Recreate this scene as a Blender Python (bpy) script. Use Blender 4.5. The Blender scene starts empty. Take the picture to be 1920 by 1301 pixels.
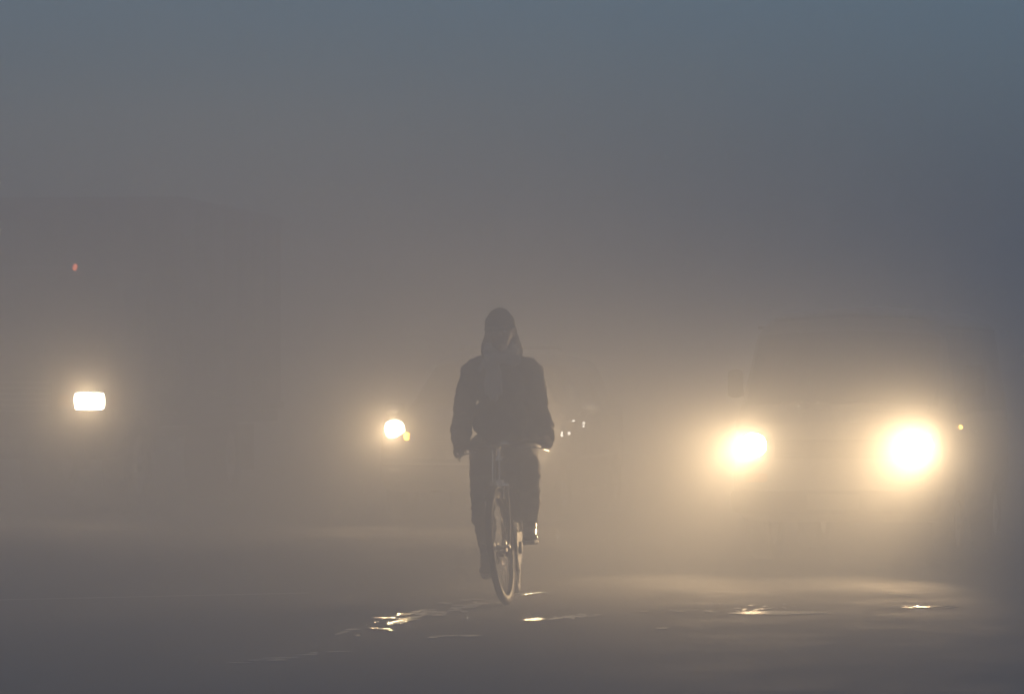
import bpy, bmesh, math, random
from mathutils import Vector, Matrix, Euler, noise

random.seed(7)
R = math.radians
SC = bpy.context.scene
COL = SC.collection

# ------------------------------------------------------------------ camera
F_PX, HZ, HC = 6600.0, 711.0, 1.28          # focal length and horizon row on the 1920 px frame, lens height
cam_d = bpy.data.cameras.new('camera')
cam = bpy.data.objects.new('camera', cam_d); COL.objects.link(cam)
cam.location = (0, 0, HC); cam.rotation_euler = (R(90), 0, 0)
cam_d.sensor_width = 36.0; cam_d.lens = 36.0 * F_PX / 1920.0
cam_d.shift_y = (HZ - 650.5) / 1920.0
cam_d.clip_start = 0.1; cam_d.clip_end = 2000
SC.camera = cam

# ------------------------------------------------------------------ world, sun, exposure
SUN_EL, SUN_ROT = R(12.0), R(215.0)
w = bpy.data.worlds.new('World'); SC.world = w; w.use_nodes = True
nt = w.node_tree
sky = nt.nodes.new('ShaderNodeTexSky'); sky.sky_type = 'NISHITA'; sky.sun_disc = False
sky.sun_elevation = SUN_EL; sky.sun_rotation = SUN_ROT
sky.air_density = 1.0; sky.dust_density = 1.6; sky.ozone_density = 3.8
bg = nt.nodes['Background']; bg.inputs['Strength'].default_value = 0.093
nt.links.new(sky.outputs[0], bg.inputs[0])
sun_d = bpy.data.lights.new('sun', 'SUN'); sun_d.energy = 0.06; sun_d.angle = R(20); sun_d.color = (1.0, 0.86, 0.72)
sun = bpy.data.objects.new('sun', sun_d); COL.objects.link(sun)
sd = Vector((math.sin(SUN_ROT) * math.cos(SUN_EL), math.cos(SUN_ROT) * math.cos(SUN_EL), math.sin(SUN_EL)))
sun.rotation_euler = sd.to_track_quat('Z', 'Y').to_euler()
vs = SC.view_settings
vs.view_transform = 'Standard'; vs.look = 'None'; vs.exposure = 0.0; vs.gamma = 1.0; vs.use_curve_mapping = False
cy = SC.cycles
cy.use_denoising = True
cy.max_bounces = 6; cy.volume_bounces = 1; cy.diffuse_bounces = 2; cy.glossy_bounces = 3
cy.transmission_bounces = 4; cy.transparent_max_bounces = 12
cy.sample_clamp_indirect = 6.0
cy.use_adaptive_sampling = False
try:
    cy.denoiser = 'OPENIMAGEDENOISE'; cy.denoising_input_passes = 'RGB_ALBEDO_NORMAL'; cy.denoising_prefilter = 'ACCURATE'
except Exception:
    pass

HAZE_DENSITY, HAZE_G = 0.083, 0.2
DROP_DENSITY, DROP_G = 0.0022, 0.978
VAN_W, CAR_W, TRUCK_W = 3100.0, 400.0, 130.0       # headlight powers
WARM = (1.0, 0.66, 0.33)
VAN_S, CAR_S, TRUCK_S = 160.0, 620.0, 740.0
BEAM, TILT, BEAM_YAW = 57, -8.0, 8.0                          # headlight cone and dip, degrees

# ------------------------------------------------------------------ materials
def mat(name, base, rough=0.6, metal=0.0, noise_amt=0.15, noise_scale=12.0, bump=0.0, bump_scale=40.0, coat=0.0, ior=1.45, rough_var=0.1, spec=0.5):
    m = bpy.data.materials.new(name); m.use_nodes = True
    n = m.node_tree.nodes; l = m.node_tree.links
    p = n['Principled BSDF']
    p.inputs['Metallic'].default_value = metal
    p.inputs['IOR'].default_value = ior
    p.inputs['Coat Weight'].default_value = coat
    p.inputs['Specular IOR Level'].default_value = spec
    tc = n.new('ShaderNodeTexCoord')
    nz = n.new('ShaderNodeTexNoise'); nz.inputs['Scale'].default_value = noise_scale; nz.inputs['Detail'].default_value = 5
    l.new(tc.outputs['Object'], nz.inputs['Vector'])
    mr = n.new('ShaderNodeMapRange'); mr.inputs['To Min'].default_value = 1 - noise_amt; mr.inputs['To Max'].default_value = 1 + noise_amt
    l.new(nz.outputs['Fac'], mr.inputs['Value'])
    mx = n.new('ShaderNodeVectorMath'); mx.operation = 'SCALE'; mx.inputs[0].default_value = base
    l.new(mr.outputs[0], mx.inputs['Scale']); l.new(mx.outputs[0], p.inputs['Base Color'])
    rr = n.new('ShaderNodeMapRange'); rr.inputs['To Min'].default_value = max(0.02, rough - rough_var); rr.inputs['To Max'].default_value = min(1, rough + rough_var)
    l.new(nz.outputs['Fac'], rr.inputs['Value']); l.new(rr.outputs[0], p.inputs['Roughness'])
    if bump:
        nb = n.new('ShaderNodeTexNoise'); nb.inputs['Scale'].default_value = bump_scale; nb.inputs['Detail'].default_value = 6
        l.new(tc.outputs['Object'], nb.inputs['Vector'])
        b = n.new('ShaderNodeBump'); b.inputs['Strength'].default_value = bump; b.inputs['Distance'].default_value = 0.01
        l.new(nb.outputs['Fac'], b.inputs['Height']); l.new(b.outputs[0], p.inputs['Normal'])
    return m

def emit(name, col, strength):
    m = bpy.data.materials.new(name); m.use_nodes = True
    n = m.node_tree.nodes; l = m.node_tree.links
    p = n['Principled BSDF']; p.inputs['Base Color'].default_value = (0.8, 0.8, 0.8, 1); p.inputs['Roughness'].default_value = 0.2
    p.inputs['Emission Color'].default_value = (*col, 1); p.inputs['Emission Strength'].default_value = strength
    m.cycles.emission_sampling = 'NONE'          # the lamp inside does the lighting
    return m

M = {}
M['paint_white'] = mat('van_paint', (0.20, 0.20, 0.19), 0.35, 0, 0.08, 3, coat=0.4)
M['paint_car'] = mat('car_paint', (0.16, 0.165, 0.18), 0.3, 0.2, 0.08, 3, coat=0.6)
M['paint_truck'] = mat('truck_paint', (0.10, 0.07, 0.055), 0.45, 0, 0.2, 4, coat=0.2)
M['cargo'] = mat('cargo_paint', (0.13, 0.10, 0.08), 0.6, 0, 0.25, 3)
M['glass'] = mat('dusty_glass', (0.05, 0.05, 0.05), 0.12, 0, 0.1, 3, rough_var=0.03)
M['rubber'] = mat('rubber', (0.022, 0.021, 0.02), 0.8, 0, 0.3, 30, bump=0.3, spec=0.1)
M['plastic'] = mat('black_plastic', (0.03, 0.03, 0.03), 0.5, 0, 0.15, 10)
M['chrome'] = mat('chrome', (0.72, 0.71, 0.68), 0.16, 1.0, 0.05, 20, rough_var=0.05)
M['steel'] = mat('worn_steel', (0.45, 0.44, 0.42), 0.32, 1.0, 0.2, 30)
M['old_steel'] = mat('rusty_dull_steel', (0.045, 0.038, 0.032), 0.45, 1.0, 0.4, 25)
M['bike_paint'] = mat('dusty_bike_enamel', (0.012, 0.012, 0.011), 0.6, 0, 0.3, 30, spec=0.12)
M['leather'] = mat('leather', (0.035, 0.022, 0.014), 0.5, 0, 0.3, 40, bump=0.3)
M['skin'] = mat('skin', (0.12, 0.07, 0.045), 0.55, 0, 0.12, 30)
M['jacket'] = mat('jacket_cloth', (0.022, 0.022, 0.024), 0.75, 0, 0.25, 25, bump=0.5, bump_scale=120)
M['trousers'] = mat('trouser_cloth', (0.03, 0.028, 0.027), 0.85, 0, 0.25, 20, bump=0.4, bump_scale=160)
M['scarf'] = mat('scarf_wool', (0.22, 0.235, 0.26), 0.9, 0, 0.2, 40, bump=0.6, bump_scale=200)
M['wool'] = mat('cap_wool', (0.015, 0.015, 0.016), 0.9, 0, 0.2, 60, bump=0.6, bump_scale=220)
M['shoe'] = mat('shoe_leather', (0.03, 0.028, 0.026), 0.35, 0, 0.2, 30)
M['sole'] = mat('shoe_sole', (0.25, 0.24, 0.22), 0.7)
M['eye'] = mat('eye_white', (0.5, 0.48, 0.45), 0.2)
M['plate'] = mat('plate', (0.22, 0.21, 0.18), 0.5)
M['lens'] = emit('lit_headlight_lens', (1.0, 0.86, 0.62), 90.0)
M['lens_truck'] = emit('lit_truck_lens', (1.0, 0.88, 0.66), 90.0)
M['amber'] = emit('lit_amber_lens', (1.0, 0.46, 0.03), 45.0)
M['amber_dim'] = emit('lit_side_repeater', (1.0, 0.5, 0.08), 26.0)
M['red'] = emit('lit_red_marker', (1.0, 0.2, 0.08), 6.5)
M['glint'] = emit('glowing_glint', (1.0, 0.92, 0.80), 15.0)  # glow standing in for glints on the car's flank, no lamp there
M['amber_off'] = mat('amber_plastic', (0.5, 0.18, 0.03), 0.25)

def road_mat(name, base):
    m = mat(name, base, 0.7, 0, 0.35, 1.3)
    n = m.node_tree.nodes; l = m.node_tree.links; p = n['Principled BSDF']
    tc = n.new('ShaderNodeTexCoord')
    a = n.new('ShaderNodeTexNoise'); a.inputs['Scale'].default_value = 0.9; a.inputs['Detail'].default_value = 8; a.inputs['Roughness'].default_value = 0.65
    l.new(tc.outputs['Object'], a.inputs['Vector'])
    mr = n.new('ShaderNodeMapRange'); mr.inputs['From Min'].default_value = 0.42; mr.inputs['From Max'].default_value = 0.62
    mr.inputs['To Min'].default_value = 0.95; mr.inputs['To Max'].default_value = 0.78
    p.inputs['Specular IOR Level'].default_value = 0.06
    l.new(a.outputs['Fac'], mr.inputs['Value']); l.new(mr.outputs[0], p.inputs['Roughness'])
    b1 = n.new('ShaderNodeTexNoise'); b1.inputs['Scale'].default_value = 55; b1.inputs['Detail'].default_value = 6
    l.new(tc.outputs['Object'], b1.inputs['Vector'])
    bp = n.new('ShaderNodeBump'); bp.inputs['Strength'].default_value = 0.7; bp.inputs['Distance'].default_value = 0.012
    l.new(b1.outputs['Fac'], bp.inputs['Height']); l.new(bp.outputs[0], p.inputs['Normal'])
    return m
M['road'] = road_mat('dusty_asphalt', (0.026, 0.025, 0.023))
M['earth'] = road_mat('earth', (0.09, 0.075, 0.06))

def water_mat(name, strength, rough):
    m = bpy.data.materials.new(name); m.use_nodes = True
    n = m.node_tree.nodes; l = m.node_tree.links; p = n['Principled BSDF']
    p.inputs['Base Color'].default_value = (0.02, 0.019, 0.017, 1); p.inputs['Roughness'].default_value = rough; p.inputs['IOR'].default_value = 1.33
    tc = n.new('ShaderNodeTexCoord')
    a = n.new('ShaderNodeTexNoise'); a.inputs['Scale'].default_value = 26; a.inputs['Detail'].default_value = 3
    l.new(tc.outputs['Object'], a.inputs['Vector'])
    bp = n.new('ShaderNodeBump'); bp.inputs['Strength'].default_value = strength; bp.inputs['Distance'].default_value = 0.006
    l.new(a.outputs['Fac'], bp.inputs['Height']); l.new(bp.outputs[0], p.inputs['Normal'])
    return m
M['water'] = water_mat('puddle_water', 0.15, 0.07)
M['wet'] = water_mat('wet_film', 0.35, 0.10)
M['damp'] = water_mat('damp_film', 0.5, 0.20)

# ------------------------------------------------------------------ helpers
def tag(o, label=None, cat=None, group=None, kind=None):
    if label: o['label'] = label
    if cat: o['category'] = cat
    if group: o['group'] = group
    if kind: o['kind'] = kind
    return o

def empty(name, loc=(0, 0, 0), rot=(0, 0, 0)):
    o = bpy.data.objects.new(name, None); COL.objects.link(o)
    o.location = loc; o.rotation_euler = rot; o.empty_display_size = 0.2
    return o

def link(name, me, m, parent=None, smooth=True):
    me.materials.clear(); me.materials.append(m)
    if smooth:
        for f in me.polygons: f.use_smooth = True
    o = bpy.data.objects.new(name, me); COL.objects.link(o)
    if parent: o.parent = parent
    return o

def obj(name, bm, m, parent=None, smooth=False, auto=None):
    bmesh.ops.recalc_face_normals(bm, faces=bm.faces[:])
    if auto:
        for e in bm.edges:
            if len(e.link_faces) == 2 and e.calc_face_angle(0) > R(auto): e.smooth = False
    me = bpy.data.meshes.new(name); bm.to_mesh(me); bm.free()
    return link(name, me, m, parent, smooth or bool(auto))

def evaluated(bm, mods):
    """run modifiers on a bmesh and return the finished mesh"""
    me = bpy.data.meshes.new('tmp'); bm.to_mesh(me); bm.free()
    o = bpy.data.objects.new('tmp', me); COL.objects.link(o)
    for kind, props in mods:
        md = o.modifiers.new(kind.lower(), kind)
        for k, v in props.items(): setattr(md, k, v)
    dg = bpy.context.evaluated_depsgraph_get(); dg.update()
    out = bpy.data.meshes.new_from_object(o.evaluated_get(dg))
    bpy.data.objects.remove(o); bpy.data.meshes.remove(me)
    return out

def box(bm, c, s, rot=None, bev=0.0):
    g = bmesh.ops.create_cube(bm, size=1.0)
    bmesh.ops.scale(bm, vec=s, verts=g['verts'])
    if bev:
        es = list({e for v in g['verts'] for e in v.link_edges})
        r = bmesh.ops.bevel(bm, geom=es, offset=bev, segments=2, affect='EDGES', profile=0.5)
        vs_ = list({v for f in r['faces'] for v in f.verts} | {v for v in g['verts'] if v.is_valid})
    else:
        vs_ = g['verts']
    if rot: bmesh.ops.rotate(bm, cent=(0, 0, 0), matrix=Euler(rot).to_matrix(), verts=vs_)
    bmesh.ops.translate(bm, vec=c, verts=vs_)
    return vs_

def B(name, c, s, m, parent, rot=None, bev=0.01):
    bm = bmesh.new(); box(bm, c, s, rot, bev); return obj(name, bm, m, parent, auto=40)

def tube(bm, pts, rad, n=10, closed=False):
    pts = [Vector(p) for p in pts]
    rads = rad if isinstance(rad, (list, tuple)) else [rad] * len(pts)
    rings = []; up = None
    for i, p in enumerate(pts):
        if closed: t = pts[(i + 1) % len(pts)] - pts[i - 1]
        elif i == 0: t = pts[1] - p
        elif i == len(pts) - 1: t = p - pts[-2]
        else: t = (pts[i + 1] - p).normalized() + (p - pts[i - 1]).normalized()
        t.normalize()
        if up is None: up = t.orthogonal().normalized()
        up = (up - t * up.dot(t)).normalized()
        sdv = t.cross(up)
        rings.append([bm.verts.new(p + (up * math.cos(2 * math.pi * k / n) + sdv * math.sin(2 * math.pi * k / n)) * rads[i]) for k in range(n)])
    m_ = len(rings)
    for i in range(m_ if closed else m_ - 1):
        a, b = rings[i], rings[(i + 1) % m_]
        for k in range(n): bm.faces.new((a[k], a[(k + 1) % n], b[(k + 1) % n], b[k]))
    if not closed:
        bm.faces.new(rings[0][::-1]); bm.faces.new(rings[-1])

def T(name, pts, rad, m, parent, n=10, closed=False):
    bm = bmesh.new(); tube(bm, pts, rad, n, closed); return obj(name, bm, m, parent, auto=50)

def curve_pts(ctrl, n=24):
    """Catmull-Rom through control points"""
    c = [Vector(p) for p in ctrl]; out = []
    c = [c[0] * 2 - c[1]] + c + [c[-1] * 2 - c[-2]]
    segs = len(c) - 3
    for k in range(n + 1):
        t = k / n * segs; i = min(int(t), segs - 1); t -= i
        a, b, d, e = c[i:i + 4]
        out.append(0.5 * ((2 * b) + (d - a) * t + (2 * a - 5 * b + 4 * d - e) * t * t + (3 * b - a - 3 * d + e) * t ** 3))
    return out

def lathe(bm, prof, center, axis='X', n=40, closed=True, mat3=None):
    """prof: list of (radius, offset along the axis)"""
    rings = []
    for k in range(n):
        a = 2 * math.pi * k / n
        ring = []
        for r, h in prof:
            v = Vector((h, r * math.cos(a), r * math.sin(a)))
            if mat3: v = mat3 @ v
            ring.append(bm.verts.new(Vector(center) + v))
        rings.append(ring)
    m_ = len(prof)
    for k in range(n):
        a, b = rings[k], rings[(k + 1) % n]
        for i in range(m_ if closed else m_ - 1):
            j = (i + 1) % m_
            bm.faces.new((a[i], a[j], b[j], b[i]))

def capsule(bm, a, b, ra, rb, sub=2):
    a, b = Vector(a), Vector(b)
    t = bmesh.new()
    for p, r in ((a, ra), (b, rb)):
        bmesh.ops.create_icosphere(t, subdivisions=sub, radius=r, matrix=Matrix.Translation(p))
    h = bmesh.ops.convex_hull(t, input=t.verts[:])
    junk = [g for g in set(h['geom_interior']) | set(h['geom_unused']) if isinstance(g, bmesh.types.BMVert) and g.is_valid]
    bmesh.ops.delete(t, geom=junk, context='VERTS')
    me = bpy.data.meshes.new('c'); t.to_mesh(me); t.free(); bm.from_mesh(me); bpy.data.meshes.remove(me)

def ellipsoid(bm, c, r, rot=(0, 0, 0), sub=3):
    mx = Matrix.Translation(Vector(c)) @ Euler(rot).to_matrix().to_4x4() @ Matrix.Diagonal((*r, 1))
    bmesh.ops.create_icosphere(bm, subdivisions=sub, radius=1.0, matrix=mx)

def soften(me, amp, freq, seed):
    """cloth folds: push vertices along their normals by layered noise"""
    nrm = [v.normal.copy() for v in me.vertices]
    for v, nv_ in zip(me.vertices, nrm):
        p = v.co * freq + Vector((seed, seed * 1.7, 0))
        d = noise.noise(p) + 0.5 * noise.noise(p * 2.1)
        v.co = v.co + nv_ * d * amp

def blob(name, prims, m, parent, voxel=0.01, it=4, folds=None, fold_axis=None):
    bm = bmesh.new()
    for p in prims:
        if p[0] == 'c': capsule(bm, *p[1:])
        else: ellipsoid(bm, *p[1:])
    me = evaluated(bm, [('REMESH', dict(mode='VOXEL', voxel_size=voxel)), ('SMOOTH', dict(factor=0.5, iterations=it))])
    if folds: soften(me, *folds)
    return link(name, me, m, parent)

# ------------------------------------------------------------------ ground and road
def sheet(name, x0, x1, y0, y1, z, m, label):
    bm = bmesh.new()
    bm.faces.new([bm.verts.new(v) for v in ((x0, y0, z), (x1, y0, z), (x1, y1, z), (x0, y1, z))])
    return tag(obj(name, bm, m), label, kind='structure')
sheet('ground', -149, 149, -49, 259, -0.004, M['earth'], 'bare ground lost in the smog beside the road')
sheet('road', -13, 13, -48, 258, 0.0, M['road'], 'wide dark damp asphalt road under the traffic')

def gp(px, py):
    Y = HC * F_PX / (py - HZ); return Vector(((px - 960) * Y / F_PX, Y, 0))

def puddle(islands, m, seed, label, rag=0.55, n=30, z=0.004):
    """one broken puddle: ragged patches (px, py, width, height) of water in the dips of the asphalt"""
    bm = bmesh.new()
    for q_, (px, py, wpx, hpx) in enumerate(islands):
        c = gp(px, py); a = gp(px, py - hpx / 2); b = gp(px, py + hpx / 2)
        hx = wpx / 2 * c.y / F_PX; hy = (a.y - b.y) / 2; sd_ = seed + q_ * 3.7
        ring = []
        for k in range(n):
            t = 2 * math.pi * k / n
            q = Vector((math.cos(t), math.sin(t), 0))
            r = 1 + rag * (noise.noise(q * 1.7 + Vector((sd_, 3.1, 0))) * 1.2 + noise.noise(q * 4 + Vector((sd_, 9.1, 0))) * 0.9)
            ring.append(bm.verts.new((c.x + q.x * hx * max(r, 0.15) + 0.35 * hx * noise.noise(Vector((t, sd_, 2))), c.y + q.y * hy * max(r, 0.15), z + 0.0003 * (q_ % 5))))
        bm.faces.new(ring)
    bmesh.ops.triangulate(bm, faces=bm.faces[:])
    return tag(obj('puddle', bm, m), label, kind='structure')
def scatter(x0, y0, x1, y1, n, spread, wr, hr):
    out = []
    for k in range(n):
        t = (k + random.random()) / n
        out.append((x0 + (x1 - x0) * t + random.gauss(0, spread * 1.5), y0 + (y1 - y0) * t + random.gauss(0, spread * 0.5), random.uniform(*wr), random.uniform(*hr)))
    return out
puddle(scatter(722, 1168, 808, 1147, 30, 8, (8, 30), (2.0, 4.4)), M['wet'], 2.0, 'bright broken puddle glittering below the car headlight')
puddle(scatter(800, 1150, 915, 1129, 22, 10, (8, 30), (1.6, 3.2)), M['damp'], 50.0, 'faint broken puddle leading up to the front wheel')
puddle(scatter(640, 1192, 735, 1168, 11, 10, (6, 24), (1.4, 2.8)), M['damp'], 90.0, 'scattered small puddles along the worn wheel track')
puddle(scatter(440, 1242, 640, 1222, 8, 4, (14, 46), (1.5, 3.0)), M['damp'], 130.0, 'faint wet streak low at the left of the road')
puddle(scatter(992, 1162, 1112, 1156, 22, 6, (6, 20), (1.8, 3.8)), M['wet'], 170.0, 'narrow broken puddle just right of the front wheel')
puddle(scatter(810, 1195, 895, 1193, 5, 2, (16, 40), (1.5, 2.6)), M['wet'], 210.0, 'thin pale puddle in front of the bicycle')
puddle(scatter(978, 1114, 1032, 1112, 5, 1, (10, 26), (1.2, 2.0)), M['wet'], 250.0, 'thin shining wet strip behind the front wheel')
puddle([(1465, 1149, 180, 6.5)] + scatter(1365, 1142, 1480, 1139, 26, 6, (3, 10), (1.2, 2.4)), M['water'], 1.0, 'smooth shallow puddle shining below the van headlight', rag=0.25)
puddle(scatter(1130, 1151, 1340, 1143, 9, 7, (5, 16), (1.0, 2.0)), M['damp'], 290.0, 'faint film of water between bicycle and van')
puddle(scatter(1690, 1139, 1800, 1136, 12, 3, (4, 16), (1.4, 2.2)), M['wet'], 330.0, 'small glinting puddles below the outer van headlight')
puddle(scatter(1228, 1178, 1258, 1178, 3, 1, (8, 20), (1.2, 2.0)), M['wet'], 370.0, 'small dull puddle in the empty right foreground')
M['line'] = mat('worn_line_paint', (0.30, 0.29, 0.27), 0.8, 0, 0.5, 6)
bm = bmesh.new()
prev = None
for k in range(25):
    t = k / 24; px = -40 + 620 * t
    c = gp(px, 1126 - 14 * t); hw = 0.05 + 0.02 * noise.noise(Vector((t * 9, 0, 0)))
    a_, b_ = bm.verts.new((c.x, c.y - hw, 0.004)), bm.verts.new((c.x, c.y + hw, 0.004))
    if prev: bm.faces.new((prev[0], a_, b_, prev[1]))
    prev = (a_, b_)
tag(obj('road_marking', bm, M['line']), 'worn pale painted line crossing the road at left', kind='structure')

# ------------------------------------------------------------------ vehicles
class Loft:
    """body shell from half cross sections (bottom centre .. side .. top centre) at stations along y"""
    def __init__(self, st):
        self.st = st; self.n = len(st[0][1])
        self.ring = 2 * self.n - 2
    def sec(self, i, k):
        k %= self.ring; x, z = self.st[i][1][k if k < self.n else self.ring - k]
        return Vector((x if k < self.n else -x, self.st[i][0], z))
    def ev(self, u, v):
        i = min(int(u), len(self.st) - 2); fu = u - i
        k = math.floor(v); t = v - k
        res = []
        for j in (i, i + 1):
            a, b, c, d = (self.sec(j, k - 1), self.sec(j, k), self.sec(j, k + 1), self.sec(j, k + 2))
            tn = 0.5                                           # damped Catmull-Rom: tight corners, no overshoot
            m0, m1 = (c - a) * 0.5 * tn, (d - b) * 0.5 * tn
            t2, t3 = t * t, t ** 3
            res.append(b * (2 * t3 - 3 * t2 + 1) + m0 * (t3 - 2 * t2 + t) + c * (-2 * t3 + 3 * t2) + m1 * (t3 - t2))
        return res[0].lerp(res[1], fu)
    def u(self, y):
        for i in range(len(self.st) - 1):
            if self.st[i][0] <= y <= self.st[i + 1][0]:
                return i + (y - self.st[i][0]) / max(1e-6, self.st[i + 1][0] - self.st[i][0])
        return 0 if y < self.st[0][0] else len(self.st) - 1
    def shell(self, name, m, parent, arches=(), sub=5):
        bm = bmesh.new(); rings = []
        for i in range(len(self.st)):
            rings.append([bm.verts.new(self.ev(min(i, len(self.st) - 1.0001) if i == len(self.st) - 1 else i, k / sub)) for k in range(self.ring * sub)])
        for a, b in zip(rings, rings[1:]):
            L = len(a)
            for k in range(L): bm.faces.new((a[k], a[(k + 1) % L], b[(k + 1) % L], b[k]))
        bm.faces.new(rings[0][::-1]); bm.faces.new(rings[-1])
        bmesh.ops.recalc_face_normals(bm, faces=bm.faces[:])
        if arches:
            cb = bmesh.new()
            for (x, y, z, r, dpt) in arches:
                bmesh.ops.create_cone(cb, cap_ends=True, segments=36, radius1=r, radius2=r, depth=dpt,
                                      matrix=Matrix.Translation((x, y, z)) @ Matrix.Rotation(R(90), 4, 'Y'))
            cm = bpy.data.meshes.new('cut'); cb.to_mesh(cm); cb.free()
            co = bpy.data.objects.new('cut', cm); COL.objects.link(co)
            me = evaluated(bm, [('BOOLEAN', dict(operation='DIFFERENCE', solver='EXACT', object=co))])
            bpy.data.objects.remove(co); bpy.data.meshes.remove(cm)
            bm = bmesh.new(); bm.from_mesh(me); bpy.data.meshes.remove(me)
        return obj(name, bm, m, parent, auto=32)
    def panel(self, name, y0, y1, v0, v1, m, parent, off=0.006, nu=8, nv=10, thick=0.012, uu=None):
        u0, u1 = uu if uu else (self.u(y0), self.u(y1))
        bm = bmesh.new(); g, h = [], []
        for i in range(nu + 1):
            ra, rb = [], []
            for j in range(nv + 1):
                u = u0 + (u1 - u0) * i / nu; v = v0 + (v1 - v0) * j / nv
                p = self.ev(u, v)
                e = 1e-3
                du = self.ev(min(u + e, len(self.st) - 1), v) - self.ev(max(u - e, 0), v)
                dv = self.ev(u, v + e) - self.ev(u, v - e)
                nn = dv.cross(du)
                if nn.length < 1e-12: nn = Vector((0, 0, 1))
                nn.normalize()
                c = self.ev(u, 0); t_ = self.ev(u, self.n - 1); mid = (c + t_) / 2
                if nn.dot(p - mid) < 0: nn = -nn
                ra.append(bm.verts.new(p + nn * off)); rb.append(bm.verts.new(p - nn * thick))
            g.append(ra); h.append(rb)
        for q in (g, h):
            for i in range(nu):
                for j in range(nv): bm.faces.new((q[i][j], q[i + 1][j], q[i + 1][j + 1], q[i][j + 1]))
        edge = [(i, 0) for i in range(nu + 1)] + [(nu, j) for j in range(1, nv + 1)] + [(i, nv) for i in range(nu - 1, -1, -1)] + [(0, j) for j in range(nv - 1, 0, -1)]
        for k in range(len(edge)):
            a, b = edge[k], edge[(k + 1) % len(edge)]
            bm.faces.new((g[a[0]][a[1]], g[b[0]][b[1]], h[b[0]][b[1]], h[a[0]][a[1]]))
        return obj(name, bm, m, parent, auto=40)

def wheel(parent, x, y, r, wd, capm, name='wheel'):
    s = 1 if x > 0 else -1
    bm = bmesh.new()
    lathe(bm, [(r * 0.62, -wd / 2), (r * 0.93, -wd / 2), (r, -wd * 0.36), (r, wd * 0.36), (r * 0.93, wd / 2), (r * 0.62, wd / 2), (r * 0.6, 0)], (x, y, r))
    t = obj(name, bm, M['rubber'], parent, auto=30)
    bm = bmesh.new()
    o = s * wd * 0.42
    lathe(bm, [(0.001, o), (r * 0.16, o), (r * 0.2, o - s * 0.015), (r * 0.5, o - s * 0.02), (r * 0.56, o), (r * 0.63, o), (r * 0.63, -o), (0.001, -o)], (x, y, r), closed=False)
    obj('rim', bm, capm, t, auto=30)
    bm = bmesh.new()
    lathe(bm, [(0.001, o + s * 0.03), (r * 0.1, o + s * 0.03), (r * 0.17, o + s * 0.006)], (x, y, r), closed=False, n=24)
    obj('hubcap', bm, M['chrome'], t, auto=40)
    return t

def lens(bm, outline, y, depth, dome):
    """outline: list of (x,z) seen from the front; front face bulges towards -y"""
    cx = sum(p[0] for p in outline) / len(outline); cz = sum(p[1] for p in outline) / len(outline)
    rings = []
    for f, d in ((1.0, depth), (1.0, 0.0), (0.92, -dome * 0.45), (0.6, -dome * 0.85), (0.25, -dome)):
        rings.append([bm.verts.new((cx + (x - cx) * f, y + d, cz + (z - cz) * f)) for x, z in outline])
    L = len(outline)
    for a, b in zip(rings, rings[1:]):
        for k in range(L): bm.faces.new((a[k], a[(k + 1) % L], b[(k + 1) % L], b[k]))
    bm.faces.new(rings[0][::-1]); bm.faces.new(rings[-1])

def rrect(cx, cz, wx, wz, r, n=5):
    out = []
    for sx, sz, a0 in ((1, 1, 0), (-1, 1, 90), (-1, -1, 180), (1, -1, 270)):
        for k in range(n + 1):
            a = R(a0 + 90 * k / n)
            out.append((cx + sx * (wx / 2 - r) + r * math.cos(a), cz + sz * (wz / 2 - r) + r * math.sin(a)))
    return out

def lamp(parent, name, x, y, z, power, size, tilt, yaw, rad, col):
    ld = bpy.data.lights.new(name, 'SPOT'); ld.energy = power; ld.color = col
    ld.spot_size = R(size); ld.spot_blend = 1.0; ld.shadow_soft_size = rad
    o = bpy.data.objects.new(name, ld); COL.objects.link(o); o.parent = parent
    o.location = (x, y, z)
    t, b = R(tilt), R(yaw)
    o.rotation_euler = Vector((math.sin(b) * math.cos(t), math.cos(b) * math.cos(t), -math.sin(t))).to_track_quat('Z', 'Y').to_euler()
    return o

def headlight(parent, outline, y, lm, power, stray, rad=0.06, dome=0.03, col=WARM, spill=(1.0, 0.67, 0.35), tilt=-3.0):
    cx = sum(p[0] for p in outline) / len(outline); cz = sum(p[1] for p in outline) / len(outline)
    bm = bmesh.new()
    big = [(cx + (x - cx) * 1.16, cz + (z - cz) * 1.16) for x, z in outline]
    L = len(outline)
    fo, fi, bo, bi = ([bm.verts.new((x, yy, z)) for x, z in q] for q, yy in ((big, y - 0.012), (outline, y - 0.004), (big, y + 0.05), (outline, y + 0.05)))
    for a, b in ((fo, fi), (bo, fo), (fi, bi), (bi, bo)):
        for k in range(L): bm.faces.new((a[k], a[(k + 1) % L], b[(k + 1) % L], b[k]))
    h = obj('headlight', bm, M['chrome'], parent, auto=40)
    bm = bmesh.new(); lens(bm, outline, y + 0.002, 0.04, dome)
    obj('lens', bm, lm, h, auto=60)
    lamp(h, 'headlight_beam', cx, y - dome - 0.02, cz, power, BEAM, tilt, BEAM_YAW, rad, col)
    lamp(h, 'headlight_stray_light', cx, y - dome - 0.02, cz, stray, 115, -3, 0, rad, spill)   # light the lens spills sideways
    return h

def mirror(parent, x, y, z, w_, h_, arm_from, rot=0.0, m='plastic'):
    m_ = B('mirror', (x, y, z), (w_, 0.09, h_), M[m], parent, (0, 0, rot), 0.03)
    T('mirror_arm', [arm_from, (x - math.copysign(w_ * 0.4, x), y + 0.02, z - h_ * 0.2)], 0.012, M['plastic'], m_, 8)
    B('mirror_glass', (x, y + 0.048, z), (w_ * 0.86, 0.006, h_ * 0.84), M['glass'], m_, (0, 0, rot), 0.002)
    return m_

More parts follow.
